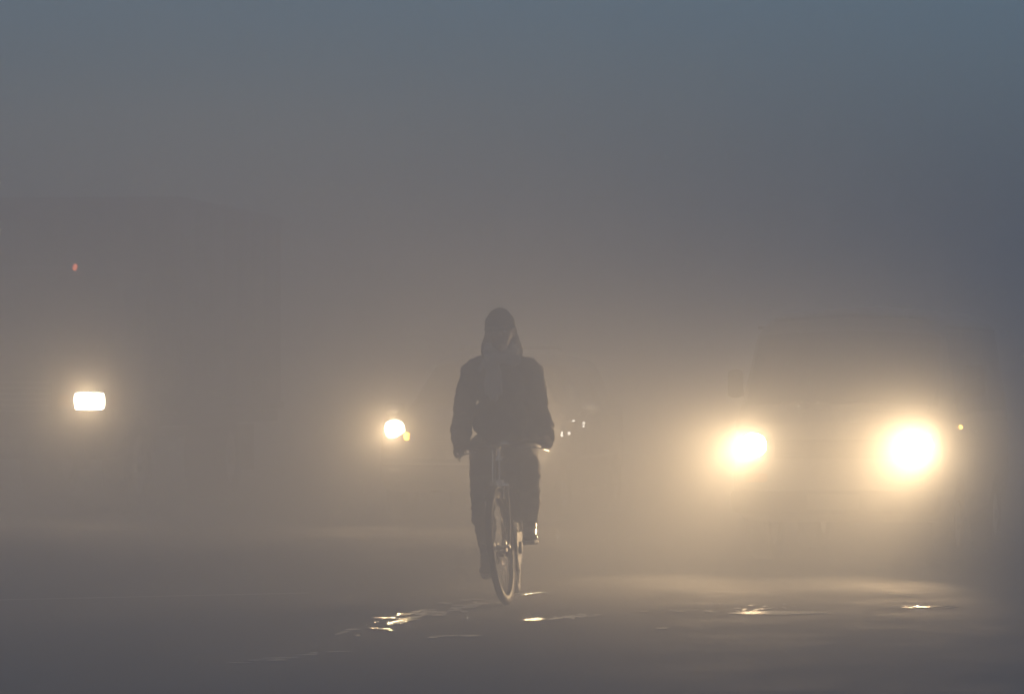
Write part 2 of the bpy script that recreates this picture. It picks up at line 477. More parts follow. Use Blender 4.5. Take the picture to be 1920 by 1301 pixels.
def place(root, px1, px2, h, a, ylamp):
    """set root so that lamps at local (-h, ylamp) and (h, ylamp) fall on image columns px1 and px2"""
    o1, o2 = px1 - 960, px2 - 960
    sa, ca = math.sin(a), math.cos(a)
    c = (F_PX * 2 * h * ca + h * sa * (o1 + o2)) / (o2 - o1)
    Y1, Y2 = c + h * sa, c - h * sa
    cx = (o1 * Y1 + o2 * Y2) / 2 / F_PX
    root.rotation_euler = (0, 0, -a)
    root.location = (cx - ylamp * sa, c - ylamp * ca, 0)
    return c

# --- van
van = empty('van'); tag(van, 'small boxy van with two dazzling headlights at right', 'van')
VY = -0.02
print('van dist', place(van, 1412, 1724, 0.58, R(16), VY))
def vs_(y, wb, w_, wbelt, zb, zm, zbelt, w5, z5, w6, z6, z7):
    return (y, [(0, zb), (wb, zb), (w_ - 0.02, zb + 0.1), (w_, zm), (wbelt, zbelt), (w5, z5), (w6, z6), (0, z7)])
vl = Loft([
    vs_(0.00, .58, .68, .66, .36, .62, .88, .62, .95, .50, .975, .985),
    vs_(0.03, .62, .73, .71, .33, .62, .91, .67, .98, .55, 1.00, 1.012),
    vs_(0.12, .64, .745, .735, .31, .62, .96, .70, 1.02, .58, 1.035, 1.05),
    vs_(0.17, .65, .75, .74, .30, .62, .98, .71, 1.04, .60, 1.055, 1.07),
    vs_(0.50, .65, .75, .745, .28, .62, 1.00, .665, 1.55, .57, 1.625, 1.655),
    vs_(0.60, .65, .75, .745, .28, .62, 1.00, .655, 1.60, .55, 1.70, 1.735),
    vs_(0.85, .65, .75, .745, .28, .62, 1.00, .65, 1.63, .54, 1.745, 1.785),
    vs_(1.70, .65, .75, .745, .28, .62, 1.00, .65, 1.65, .54, 1.765, 1.81),
    vs_(2.80, .65, .75, .745, .28, .62, 1.00, .65, 1.65, .54, 1.765, 1.81),
    vs_(3.15, .65, .745, .735, .30, .62, 1.00, .64, 1.62, .52, 1.73, 1.77),
    vs_(3.30, .62, .72, .71, .36, .62, .99, .60, 1.56, .48, 1.64, 1.68)])
VR = 0.27
ar = [(s * 0.70, y, VR, VR + 0.06, 0.42) for s in (-1, 1) for y in (0.72, 2.55)]
vl.shell('body', M['paint_white'], van, ar)
vl.panel('windshield', 0, 0, 5.45, 8.55, M['glass'], van, uu=(3.08, 3.93), nv=16)
for s in (0, 1):
    f = (lambda a, b: (a, b)) if s == 0 else (lambda a, b: (14 - b, 14 - a))
    for y0, y1 in ((0.62, 1.28), (1.36, 2.15), (2.23, 2.98)):
        v0, v1 = f(4.12, 4.9)
        vl.panel('side_window', y0, y1, v0, v1, M['glass'], van)
    sx = 1 if s == 0 else -1
    for y0, y1 in ((0.45, 1.32), (1.34, 2.19)):
        v0, v1 = f(2.15, 3.95)
        vl.panel('door', max(y0, 1.06) if y0 < 1 else y0, y1, v0, v1, M['paint_white'], van, off=0.004)
    B('door_handle', (sx * 0.765, 1.24, 0.90), (0.03, 0.12, 0.03), M['chrome'], van, bev=0.008)
    B('rain_gutter', (sx * 0.668, 1.75, 1.645), (0.02, 2.3, 0.02), M['plastic'], van, bev=0.006)
    wheel(van, sx * 0.655, 0.72, VR, 0.16, M['steel']); wheel(van, sx * 0.655, 2.55, VR, 0.16, M['steel'])
    headlight(van, [(sx * 0.58 + 0.088 * math.cos(t * math.pi / 12), 0.825 + 0.08 * math.sin(t * math.pi / 12)) for t in range(24)], VY, M['lens'], VAN_W * (1.1 if sx > 0 else 0.85), VAN_S * (1.1 if sx > 0 else 0.6), rad=0.07, col=(1.0, 0.67, 0.35), spill=(1.0, 0.76, 0.48), tilt=TILT)
    bm = bmesh.new(); lens(bm, rrect(sx * 0.56, 0.60, 0.16, 0.06, 0.02), -0.03, 0.05, 0.01)
    obj('indicator', bm, M['amber_off'], van, auto=50)
    B('wiper', (sx * 0.22 - 0.1, 0.195, 1.12), (0.42, 0.012, 0.014), M['plastic'], van, (R(-30), R(-4), 0), 0.003)
v_rep = B('side_repeater', (0.752, 0.70, 0.945), (0.024, 0.034, 0.028), M['amber_dim'], van, bev=0.01); v_rep['label'] = 'small lit amber lamp on the front wing'
mirror(van, 0.90, 0.36, 1.27, 0.15, 0.22, (0.71, 0.42, 1.10), R(-12)); mirror(van, -0.80, 0.42, 1.25, 0.10, 0.20, (-0.71, 0.42, 1.10), R(62))
T('mirror_glint_bar', [(0.87, 0.305, 1.26), (0.955, 0.29, 1.30)], 0.007, M['chrome'], van, 8)  # chrome bar added to make a slanting glint on the mirror
B('bumper', (0, -0.05, 0.44), (1.46, 0.12, 0.16), M['plastic'], van, bev=0.04)
B('grille', (0, -0.012, 0.80), (0.86, 0.03, 0.13), M['plastic'], van, bev=0.01)
for k in range(4): B('grille_bar', (0, -0.03, 0.755 + 0.03 * k), (0.82, 0.012, 0.008), M['plastic'], van, bev=0.002)
B('number_plate', (0, -0.118, 0.44), (0.36, 0.012, 0.11), M['plate'], van, bev=0.004)
bm = bmesh.new(); tube(bm, curve_pts([(0.62, 0.14, 1.06), (0.66, 0.35, 1.35), (0.60, 0.53, 1.655)], 10), 0.008, 6); obj('windshield_trim', bm, M['chrome'], van, auto=60)
bm = bmesh.new(); tube(bm, [(-0.55, 0.585, 1.695), (0, 0.575, 1.725), (0.55, 0.585, 1.695)], 0.012, 6); obj('roof_seam', bm, M['plastic'], van, auto=60)

# --- car
car = empty('car'); tag(car, 'hatchback car with lit headlight and amber indicator behind the cyclist', 'car')
CYL = 0.03
print('car dist', place(car, 741, 994, 0.62, R(13), CYL))
cl = Loft([
    vs_(0.00, .60, .68, .64, .36, .55, .70, .58, .76, .45, .785, .80),
    vs_(0.05, .66, .76, .72, .30, .55, .76, .66, .83, .52, .855, .87),
    vs_(0.20, .70, .80, .78, .27, .55, .82, .72, .90, .58, .92, .935),
    vs_(0.85, .72, .815, .80, .25, .55, .90, .74, .985, .60, 1.01, 1.03),
    vs_(0.98, .72, .82, .805, .25, .55, .92, .75, .99, .62, 1.03, 1.05),
    vs_(1.55, .72, .82, .81, .25, .55, .95, .66, 1.36, .54, 1.43, 1.46),
    vs_(1.75, .72, .82, .81, .25, .55, .95, .645, 1.41, .52, 1.49, 1.515),
    vs_(2.20, .72, .82, .81, .25, .55, .95, .64, 1.42, .51, 1.51, 1.535),
    vs_(2.90, .72, .82, .81, .25, .55, .96, .63, 1.40, .50, 1.48, 1.505),
    vs_(3.35, .70, .80, .79, .28, .55, .97, .60, 1.26, .48, 1.33, 1.355),
    vs_(3.60, .66, .76, .74, .33, .55, .96, .64, 1.02, .52, 1.05, 1.06),
    vs_(3.68, .60, .70, .68, .40, .55, .90, .58, .95, .46, .98, .99)])
CR = 0.285
cl.shell('body', M['paint_car'], car, [(s * 0.76, y, CR, CR + 0.055, 0.44) for s in (-1, 1) for y in (0.68, 3.0)])
cl.panel('windshield', 0, 0, 5.4, 8.6, M['glass'], car, uu=(4.06, 4.95), nv=16)
cl.panel('rear_window', 0, 0, 5.4, 8.6, M['glass'], car, uu=(8.2, 8.95), nv=16)
car_out = [(-0.10, 0.02), (-0.085, 0.065), (-0.04, 0.09), (0.02, 0.092), (0.065, 0.07), (0.085, 0.03), (0.082, -0.02), (0.06, -0.075), (0.035, -0.09), (0.0, -0.08), (-0.06, -0.055), (-0.09, -0.02)]
for s in (0, 1):
    sx = 1 if s == 0 else -1
    f = (lambda a, b: (a, b)) if s == 0 else (lambda a, b: (14 - b, 14 - a))
    for y0, y1 in ((1.60, 2.28), (2.36, 3.0)):
        v0, v1 = f(4.14, 4.88); cl.panel('side_window', y0, y1, v0, v1, M['glass'], car)
    for y0, y1 in ((1.12, 2.30), (2.32, 2.62)):
        v0, v1 = f(2.3, 3.9); cl.panel('door', y0, y1, v0, v1, M['paint_car'], car, off=0.004)
    v0, v1 = f(3.02, 3.14); cl.panel('side_trim', 1.1, 2.62, v0, v1, M['chrome'], car, off=0.014)
    B('door_handle', (sx * 0.832, 2.16, 0.86), (0.03, 0.13, 0.03), M['chrome'], car, bev=0.009)
    wheel(car, sx * 0.72, 0.68, CR, 0.17, M['chrome']); wheel(car, sx * 0.72, 3.0, CR, 0.17, M['chrome'])
    headlight(car, [(sx * 0.62 + (x if sx < 0 else -x), 0.822 + z) for x, z in (car_out if sx < 0 else car_out[::-1])], CYL, M['lens'], CAR_W, CAR_S, rad=0.06)
    bm = bmesh.new(); lens(bm, rrect(sx * 0.507, 0.765, 0.062, 0.075, 0.022), CYL - 0.02, 0.06, 0.015)
    ind = obj('indicator', bm, M['amber'], car, auto=50)
    bm = bmesh.new(); lens(bm, rrect(sx * 0.60, 0.46, 0.14, 0.09, 0.04), -0.075, 0.04, 0.012); obj('fog_lamp', bm, M['chrome'], car, auto=50)
    mirror(car, sx * 0.93, 1.18, 1.0, 0.18, 0.13, (sx * 0.77, 1.25, 0.93), -sx * R(8), 'chrome')
    B('wiper', (sx * 0.2 - 0.08, 1.0, 1.065), (0.42, 0.012, 0.014), M['plastic'], car, (R(-40), R(-3), 0), 0.003)
B('bumper', (0, -0.01, 0.47), (1.5, 0.14, 0.2), M['paint_car'], car, bev=0.06)
B('bumper_trim', (0, -0.085, 0.52), (1.42, 0.02, 0.03), M['chrome'], car, bev=0.008)
B('grille', (0, -0.005, 0.70), (0.62, 0.05, 0.10), M['plastic'], car, bev=0.015)
for k in range(3): B('grille_bar', (0, -0.035, 0.672 + 0.028 * k), (0.58, 0.012, 0.01), M['chrome'], car, bev=0.003)
B('number_plate', (0, -0.088, 0.43), (0.42, 0.012, 0.11), M['plate'], car, bev=0.004)
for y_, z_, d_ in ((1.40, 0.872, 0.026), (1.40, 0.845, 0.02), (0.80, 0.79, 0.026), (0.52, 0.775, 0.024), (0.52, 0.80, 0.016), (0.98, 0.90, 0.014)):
    p_ = cl.ev(cl.u(y_), 3.75); bm = bmesh.new(); ellipsoid(bm, (p_.x + 0.006, y_, z_), (0.012, d_ / 2, d_ / 2), sub=2); obj('marker_or_glint', bm, M['glint'], car, True)  # added glowing dots imitating glints off the car's side
T('roof_rack_bar', [(-0.5, 1.95, 1.56), (-0.45, 1.95, 1.575), (0.45, 1.95, 1.575), (0.5, 1.95, 1.56)], 0.012, M['steel'], car)

# --- truck
truck = empty('truck'); tag(truck, 'tall cargo truck with oblong lit headlight and red roof marker', 'truck')
TYL = -0.05
HT = 0.86
# left lamp on column 168 at 33 m
TA = R(9); D_ = 33.0
truck.rotation_euler = (0, 0, -TA)
X_ = (168 - 960) * D_ / F_PX
truck.location = (X_ - HT * math.cos(TA) - TYL * math.sin(TA), D_ + HT * math.sin(TA) - TYL * math.cos(TA), 0)
tl = Loft([
    vs_(0.00, .98, 1.05, 1.04, .62, .95, 1.36, 1.03, 1.46, .95, 1.50, 1.52),
    vs_(0.06, 1.00, 1.10, 1.09, .58, .95, 1.40, 1.07, 1.50, .98, 1.54, 1.56),
    vs_(0.10, 1.00, 1.10, 1.09, .57, .95, 1.42, 1.07, 1.53, .98, 1.57, 1.59),
    vs_(0.34, 1.00, 1.10, 1.10, .56, .95, 1.45, 1.03, 2.10, .95, 2.20, 2.23),
    vs_(0.42, 1.00, 1.10, 1.10, .56, .95, 1.45, 1.02, 2.16, .92, 2.28, 2.31),
    vs_(0.80, 1.00, 1.10, 1.10, .56, .95, 1.45, 1.02, 2.20, .90, 2.33, 2.37),
    vs_(1.62, 1.00, 1.10, 1.10, .56, .95, 1.45, 1.02, 2.20, .90, 2.33, 2.37),
    vs_(1.70, .96, 1.06, 1.06, .60, .95, 1.45, .98, 2.15, .86, 2.26, 2.30)])
TR = 0.46
tl.shell('cab', M['paint_truck'], truck, [(s * 1.0, 0.95, TR, TR + 0.09, 0.6) for s in (-1, 1)])
tl.panel('windshield', 0, 0, 5.35, 8.65, M['glass'], truck, uu=(2.1, 2.95), nv=16)
for s in (0, 1):
    sx = 1 if s == 0 else -1
    f = (lambda a, b: (a, b)) if s == 0 else (lambda a, b: (14 - b, 14 - a))
    v0, v1 = f(4.14, 4.88); tl.panel('side_window', 0.5, 1.35, v0, v1, M['glass'], truck)
    v0, v1 = f(3.2, 4.02); tl.panel('door', 0.36, 1.42, v0, v1, M['paint_truck'], truck, off=0.005)
    B('door_handle', (sx * 1.115, 1.3, 1.34), (0.03, 0.14, 0.04), M['chrome'], truck, bev=0.01)
    wheel(truck, sx * 0.95, 0.95, TR, 0.26, M['steel']); wheel(truck, sx * 0.90, 4.6, TR, 0.42, M['steel'])
    headlight(truck, rrect(sx * HT, 1.075, 0.30, 0.165, 0.045), TYL, M['lens_truck'], TRUCK_W, TRUCK_S, rad=0.07, dome=0.02, col=(1.0, 0.74, 0.44))
    bm = bmesh.new(); lens(bm, rrect(sx * 0.60, 1.075, 0.12, 0.12, 0.03), -0.03, 0.05, 0.012); obj('indicator', bm, M['amber_off'], truck, auto=50)
    mk = B('marker_or_glint', (sx * 0.59, 0.40, 2.345), (0.034, 0.06, 0.066), M['red'], truck, (0, sx * R(14), 0), 0.018)
    mk['label'] = 'small dull red marker lamp on the cab roof edge'
    mirror(truck, sx * 1.28, 0.22, 1.85, 0.17, 0.36, (sx * 1.06, 0.3, 1.62), -sx * R(10))
    B('wiper', (sx * 0.4 - 0.15, 0.11, 1.66), (0.6, 0.014, 0.016), M['plastic'], truck, (R(-20), R(-4), 0), 0.003)
    T('chassis_rail', [(sx * 0.42, 0.5, 0.72), (sx * 0.42, 6.3, 0.72)], 0.07, M['plastic'], truck, 4)
    B('mudguard', (sx * 0.92, 5.35, 0.55), (0.5, 0.03, 0.5), M['rubber'], truck, bev=0.005)
B('bumper', (0, -0.06, 0.66), (2.16, 0.16, 0.26), M['plastic'], truck, bev=0.04)
B('grille', (0, -0.012, 1.12), (0.96, 0.03, 0.36), M['plastic'], truck, bev=0.01)
for k in range(6): B('grille_bar', (0, -0.034, 0.985 + 0.054 * k), (0.92, 0.014, 0.016), M['steel'], truck, bev=0.004)
B('number_plate', (0, -0.148, 0.66), (0.46, 0.012, 0.13), M['plate'], truck, bev=0.004)
cg = B('cargo_box', (0, 4.15, 2.02), (2.42, 4.6, 2.14), M['cargo'], truck, bev=0.03)
B('cargo_floor', (0, 4.15, 0.88), (2.38, 4.56, 0.12), M['plastic'], truck, bev=0.01)
for sx in (-1, 1):
    for k in range(8): B('rib', (sx * 1.225, 2.0 + 0.615 * k, 2.0), (0.05, 0.06, 2.06), M['cargo'], cg, bev=0.008)
    for z in (1.0, 3.05): B('side_rail', (sx * 1.23, 4.15, z), (0.055, 4.62, 0.07), M['cargo'], cg, bev=0.01)
for k in range(5): B('rib', (-0.96 + 0.48 * k, 1.835, 2.7), (0.05, 0.04, 0.72), M['cargo'], cg, bev=0.008)

# ------------------------------------------------------------------ bicycle
BASE = Vector(((948 - 960) * 20.0 / F_PX, 20.0, 0.0))
BROT = Euler((0, R(-3.8), R(-3.5)))
BMX = Matrix.Translation(BASE) @ BROT.to_matrix().to_4x4(); BINV = BMX.inverted()
def P(px, py, yl):
    """image position at a depth behind the front wheel contact -> bicycle frame"""
    Y = 20.0 + yl
    return BINV @ Vector(((px - 960) * Y / F_PX, Y, HC + (HZ - py) * Y / F_PX))
bike = empty('bicycle', BASE, BROT); tag(bike, 'black roadster bicycle ridden towards the camera', 'bicycle')
WR = 0.33
AX0 = Vector((0, 0.05, WR)); AXD = Vector((0, 0.375, 0.927)).normalized()
STEER = Matrix.Translation(AX0) @ Matrix.Rotation(R(-7.5), 4, AXD) @ Matrix.Translation(-AX0)
S = lambda *p: STEER @ Vector(p)

def bike_wheel(y, steer, name):
    f = (lambda v: STEER @ v) if steer else (lambda v: v)
    def rot(bm):
        for v in bm.verts: v.co = f(v.co)
        return bm
    c = (0, y, WR)
    bm = bmesh.new()
    lathe(bm, [(WR - 0.02 + 0.02 * math.cos(t * math.pi / 5), 0.02 * math.sin(t * math.pi / 5)) for t in range(10)], c, n=64)
    root = obj(name, rot(bm), M['rubber'], bike, auto=60)
    bm = bmesh.new()
    lathe(bm, [(WR - 0.034, -0.016), (WR - 0.052, -0.013), (WR - 0.056, 0), (WR - 0.052, 0.013), (WR - 0.034, 0.016), (WR - 0.038, 0)], c, n=64)
    obj('rim', rot(bm), M['bike_paint'], root, auto=50)
    bm = bmesh.new()
    lathe(bm, [(0.001, -0.055), (0.012, -0.055), (0.012, -0.035), (0.028, -0.034), (0.028, -0.03), (0.014, -0.026), (0.014, 0.026), (0.028, 0.03), (0.028, 0.034), (0.012, 0.035), (0.012, 0.055), (0.001, 0.055)], c, n=20, closed=False)
    obj('hub', rot(bm), M['steel'], root, auto=40)
    for k in range(32):
        a = 2 * math.pi * k / 32; sd_ = 1 if k % 2 else -1
        b = a + (0.45 if (k // 2) % 2 else -0.45)
        p0 = Vector((sd_ * 0.032, y + 0.026 * math.cos(b), WR + 0.026 * math.sin(b)))
        p1 = Vector((0, y + (WR - 0.054) * math.cos(a), WR + (WR - 0.054) * math.sin(a)))
        T('spoke', [f(p0), f(p1)], 0.0011, M['steel'], root, 4)
    return root
bike_wheel(0.0, True, 'front_wheel'); bike_wheel(1.08, False, 'rear_wheel')

def mudguard(y, a0, a1, steer, stays=True):
    f = (lambda v: STEER @ v) if steer else (lambda v: v)
    bm = bmesh.new(); rings = []
    N = 36
    for k in range(N + 1):
        a = R(a0 + (a1 - a0) * k / N); ring = []
        for out_ in (0, 1):
            for j in range(7):
                t = -1 + 2 * j / 6; t = t if out_ == 0 else -t
                r = WR + 0.022 - 0.014 * t * t - (0.0022 if out_ else 0)
                ring.append(bm.verts.new(f(Vector((0.028 * t, y + r * math.cos(a), WR + r * math.sin(a))))))
        rings.append(ring)
    for p, q in zip(rings, rings[1:]):
        for j in range(14): bm.faces.new((p[j], p[(j + 1) % 14], q[(j + 1) % 14], q[j]))
    bm.faces.new(rings[0][::-1]); bm.faces.new(rings[-1])
    o = obj('mudguard', bm, M['bike_paint'], bike, auto=50)
    for sx in (-1, 1):
        a = R(a0 + 8 if steer else a0 + 12)
        T('stay', [f(Vector((sx * 0.05, y, WR))), f(Vector((sx * 0.03, y + (WR + 0.012) * math.cos(R(a1 - 10)), WR + (WR + 0.012) * math.sin(R(a1 - 10)))))], 0.003, M['steel'], o, 6)
mudguard(0.0, -28, 128, True)
mudguard(1.08, -8, 172, False)
# fork
HT0, HT1 = AX0 + AXD * 0.36, AX0 + AXD * 0.52
fork = None
for sx in (-1, 1):
    pts = curve_pts([S(sx * 0.05, 0, WR), S(sx * 0.05, 0.035, WR + 0.07), S(sx * 0.047, 0.11, WR + 0.20), S(sx * 0.04, 0.178, WR + 0.335)], 10)
    o = T('fork_blade', pts, [0.008 + 0.004 * k / 10 for k in range(11)], M['bike_paint'], bike)
bm = bmesh.new(); box(bm, (0, 0, 0), (0.11, 0.04, 0.03), None, 0.01)
for v in bm.verts: v.co = S(*(v.co + AX0 + AXD * 0.365))
obj('fork_crown', bm, M['chrome'], bike, auto=40)
T('head_tube', [HT0 + AXD * 0.02, HT1], 0.019, M['bike_paint'], bike, 14)
for t in (0.385, 0.525): T('headset_cup', [AX0 + AXD * (t - 0.01), AX0 + AXD * (t + 0.012)], 0.024, M['chrome'], bike, 14)
BB = Vector((0, 0.60, 0.265)); SEAT_T = Vector((0, 0.79, 0.74))
T('down_tube', [HT0 + AXD * 0.04, BB], 0.015, M['bike_paint'], bike)
T('top_tube', [HT1 - AXD * 0.02, SEAT_T - Vector((0, 0.01, 0.03))], 0.014, M['bike_paint'], bike)
T('seat_tube', [BB, SEAT_T], 0.015, M['bike_paint'], bike)
T('seat_post', [SEAT_T - Vector((0, 0.01, 0.03)), SEAT_T + Vector((0, 0.025, 0.08))], 0.012, M['chrome'], bike)
for sx in (-1, 1):
    T('chain_stay', [BB + Vector((sx * 0.02, 0, 0)), (sx * 0.055, 0.85, 0.30), (sx * 0.06, 1.08, WR)], 0.009, M['bike_paint'], bike)
    T('seat_stay', [SEAT_T + Vector((sx * 0.018, 0, -0.03)), (sx * 0.05, 0.93, 0.55), (sx * 0.06, 1.08, WR)], 0.008, M['bike_paint'], bike)
blob('saddle', [('e', (0, 0.90, 0.835), (0.10, 0.08, 0.035)), ('e', (0, 0.80, 0.84), (0.055, 0.11, 0.028)), ('e', (0, 0.70, 0.835), (0.022, 0.06, 0.022))], M['leather'], bike, 0.008, 3)
# stem, handlebar
STT = AX0 + AXD * 0.60
T('stem', [S(*(HT1)), S(*STT), S(*(STT + Vector((0, -0.05, 0.012))))], 0.012, M['chrome'], bike, 12)
bar_c = STT + Vector((0, -0.05, 0.012))
barp = [S(*p) for p in curve_pts([(-0.252, 0.43, 0.878), (-0.235, 0.34, 0.892), (-0.19, 0.245, 0.905), (-0.10, bar_c.y, bar_c.z + 0.005), tuple(bar_c), (0.10, bar_c.y, bar_c.z + 0.005), (0.19, 0.245, 0.905), (0.235, 0.34, 0.892), (0.252, 0.43, 0.878)], 40)]
T('handlebar', barp, 0.011, M['old_steel'], bike, 12)
GR = {}
for sx in (-1, 1):
    g0, g1 = S(sx * 0.234, 0.335, 0.8925), S(sx * 0.256, 0.455, 0.874)
    GR[sx] = (g0, g1)
    T('grip', [g0, g0.lerp(g1, 0.03), g0.lerp(g1, 0.9), g1], [0.014, 0.017, 0.017, 0.015], M['rubber'], bike, 14)
    T('brake_lever', [S(*p) for p in curve_pts([(sx * 0.12, bar_c.y - 0.03, bar_c.z - 0.02), (sx * 0.2, 0.21, 0.87), (sx * 0.245, 0.30, 0.855), (sx * 0.262, 0.41, 0.835)], 14)], 0.005, M['chrome'], bike, 8)
T('brake_rod', [S(0.018, bar_c.y - 0.035, bar_c.z - 0.02), S(0.016, 0.14, 0.74), S(0.012, 0.10, 0.66)], 0.0042, M['chrome'], bike, 8)
T('brake_rod', [S(-0.02, bar_c.y - 0.03, bar_c.z - 0.02), S(-0.034, 0.16, 0.70)], 0.0038, M['chrome'], bike, 8)
T('brake_stirrup', [S(*p) for p in curve_pts([(-0.04, 0.03, 0.60), (-0.035, 0.09, 0.66), (0.0, 0.11, 0.685), (0.035, 0.09, 0.66), (0.04, 0.03, 0.60)], 14)], 0.0045, M['chrome'], bike, 8)
bm = bmesh.new(); ellipsoid(bm, S(0.055, bar_c.y - 0.035, bar_c.z + 0.005), (0.027, 0.022, 0.027), (R(70), 0, 0), 3); obj('bell', bm, M['chrome'], bike, True)
# drive train
cr = 0.165; ca_ = R(68)
bm = bmesh.new(); lathe(bm, [(0.075, 0.040), (0.095, 0.040), (0.095, 0.044), (0.075, 0.044)], BB, n=40); obj('chainring', bm, M['old_steel'], bike, auto=40)
T('bottom_bracket', [BB - Vector((0.06, 0, 0)), BB + Vector((0.06, 0, 0))], 0.02, M['bike_paint'], bike, 14)
bm = bmesh.new()
for (x0, x1) in ((0.034, 0.052),):
    prof = [(0.47, 0.30), (0.50, 0.36), (0.60, 0.385), (0.75, 0.375), (1.10, 0.37), (1.13, 0.33), (1.10, 0.295), (0.75, 0.19), (0.60, 0.155), (0.50, 0.19), (0.47, 0.24)]
    a = [bm.verts.new((x1 + 0.006, y, z)) for y, z in prof]; b = [bm.verts.new((x1, y, z)) for y, z in prof]
    bm.faces.new(a); bm.faces.new(b[::-1])
    for k in range(len(a)): bm.faces.new((a[k], b[k], b[(k + 1) % len(a)], a[(k + 1) % len(a)]))
obj('chain_guard', bm, M['bike_paint'], bike, auto=40)
PED = {}
for sx in (-1, 1):
    d = Vector((0, -math.sin(ca_), math.cos(ca_))) * cr * sx
    p0 = BB + Vector((sx * 0.066, 0, 0)); p1 = p0 + d + Vector((sx * 0.012, 0, 0))
    T('crank_arm', [p0, p1], [0.012, 0.009], M['old_steel'], bike, 8)
    c = p1 + Vector((sx * 0.062, 0, 0)); PED[sx] = c
    pd = B('pedal', c, (0.095, 0.022, 0.016), M['steel'], bike, bev=0.004)
    for yy in (-0.032, 0.032):
        B('pedal_block', c + Vector((0, yy, 0)), (0.09, 0.026, 0.024), M['rubber'], pd, bev=0.006)
# rear carrier
cz_ = 0.715
rk = T('rear_carrier', [(-0.07, 0.93, cz_), (-0.07, 1.36, cz_), (0.07, 1.36, cz_), (0.07, 0.93, cz_)], 0.006, M['steel'], bike, 8, True)
for k in range(4): T('carrier_bar', [(-0.068, 1.0 + 0.1 * k, cz_), (0.068, 1.0 + 0.1 * k, cz_)], 0.004, M['steel'], rk, 6)
for sx in (-1, 1): T('carrier_stay', [(sx * 0.07, 1.2, cz_), (sx * 0.062, 1.09, WR)], 0.005, M['steel'], rk, 6)
T('kickstand', [(-0.06, 1.06, 0.30), (-0.12, 1.30, 0.24)], 0.007, M['steel'], bike, 8)

# ------------------------------------------------------------------ cyclist
man = empty('person', BASE, BROT)
tag(man, 'person in dark padded jacket, scarf and knitted cap riding the bicycle', 'person')
hip = {-1: P(917, 842, 0.80), 1: P(972, 842, 0.80)}
knee = {-1: P(904, 938, 0.485), 1: P(990, 876, 0.385)}
ank = {-1: PED[-1] + Vector((-0.002, 0.06, 0.10)), 1: PED[1] + Vector((0.0, 0.06, 0.105))}
sho = {-1: P(886, 700, 0.62), 1: P(998, 700, 0.62)}
elb = {-1: P(869, 768, 0.60), 1: P(1010, 774, 0.60)}
wri = {-1: GR[-1][1] + Vector((-0.004, 0.02, 0.042)), 1: GR[1][1] + Vector((0.004, 0.02, 0.042))}
chest, belly, pelvis = P(943, 722, 0.64), P(944, 785, 0.72), P(944, 838, 0.80)
neckb, head = P(940, 672, 0.60), P(938, 622, 0.52)
def hand_prims(sx):
    g0, g1 = GR[sx]; ax = (g0 - g1).normalized()            # towards the bar's front
    outw = Vector((sx, 0, 0)); outw = (outw - ax * outw.dot(ax)).normalized()
    upv = ax.cross(outw) * (1 if ax.cross(outw).z > 0 else -1)
    pr = []
    heel = g1.lerp(g0, 0.05) + upv * 0.036
    # palm: from the heel over the grip to the knuckle row on the outer upper side
    kn = []
    for i in range(4):
        t = 0.18 + 0.24 * i
        kn.append(g1.lerp(g0, t) + upv * (0.030 - 0.003 * abs(i - 1.5)) + outw * 0.020)
        pr.append(('c', wri[sx].lerp(heel, 0.7), kn[i], 0.019, 0.0125))
    ln = (0.85, 0.97, 1.0, 0.92)
    for i in range(4):
        a = kn[i]; l_ = ln[i]
        b = a + outw * 0.022 * l_ - upv * 0.026 * l_
        c = b - outw * 0.012 * l_ - upv * 0.026 * l_ + ax * 0.002
        d = c - outw * 0.024 * l_ - upv * 0.006 * l_
        pr += [('c', a, b, 0.0105, 0.0095), ('c', b, c, 0.0095, 0.0088), ('c', c, d, 0.0088, 0.0075)]
    th0 = g1.lerp(g0, 0.30) + upv * 0.030 - outw * 0.012
    th1 = g1.lerp(g0, 0.62) + upv * 0.016 - outw * 0.026
    th2 = g1.lerp(g0, 0.82) - upv * 0.004 - outw * 0.027
    pr += [('c', heel, th0, 0.017, 0.013), ('c', th0, th1, 0.0125, 0.0105), ('c', th1, th2, 0.0105, 0.0085)]
    return pr
bp_ = [('e', head, (0.074, 0.092, 0.105)), ('e', head + Vector((0, -0.035, -0.06)), (0.052, 0.055, 0.055)),
       ('c', head + Vector((0, -0.085, 0.0)), head + Vector((0, -0.108, -0.028)), 0.009, 0.014),      # nose
       ('c', head + Vector((-0.035, -0.078, 0.018)), head + Vector((0.035, -0.078, 0.018)), 0.012, 0.012),  # brow
       ('c', head + Vector((-0.018, -0.086, -0.058)), head + Vector((0.018, -0.086, -0.058)), 0.009, 0.009),  # mouth
       ('e', head + Vector((0, -0.075, -0.095)), (0.024, 0.022, 0.018)),
       ('e', head + Vector((-0.076, 0.005, -0.01)), (0.010, 0.020, 0.032)), ('e', head + Vector((0.076, 0.005, -0.01)), (0.010, 0.020, 0.032)),
       ('c', head + Vector((0, 0.01, -0.06)), neckb, 0.055, 0.06),
       ('e', chest, (0.155, 0.10, 0.15)), ('e', belly, (0.145, 0.105, 0.13)), ('e', pelvis, (0.155, 0.12, 0.10)), ('c', chest, pelvis, 0.11, 0.12)]
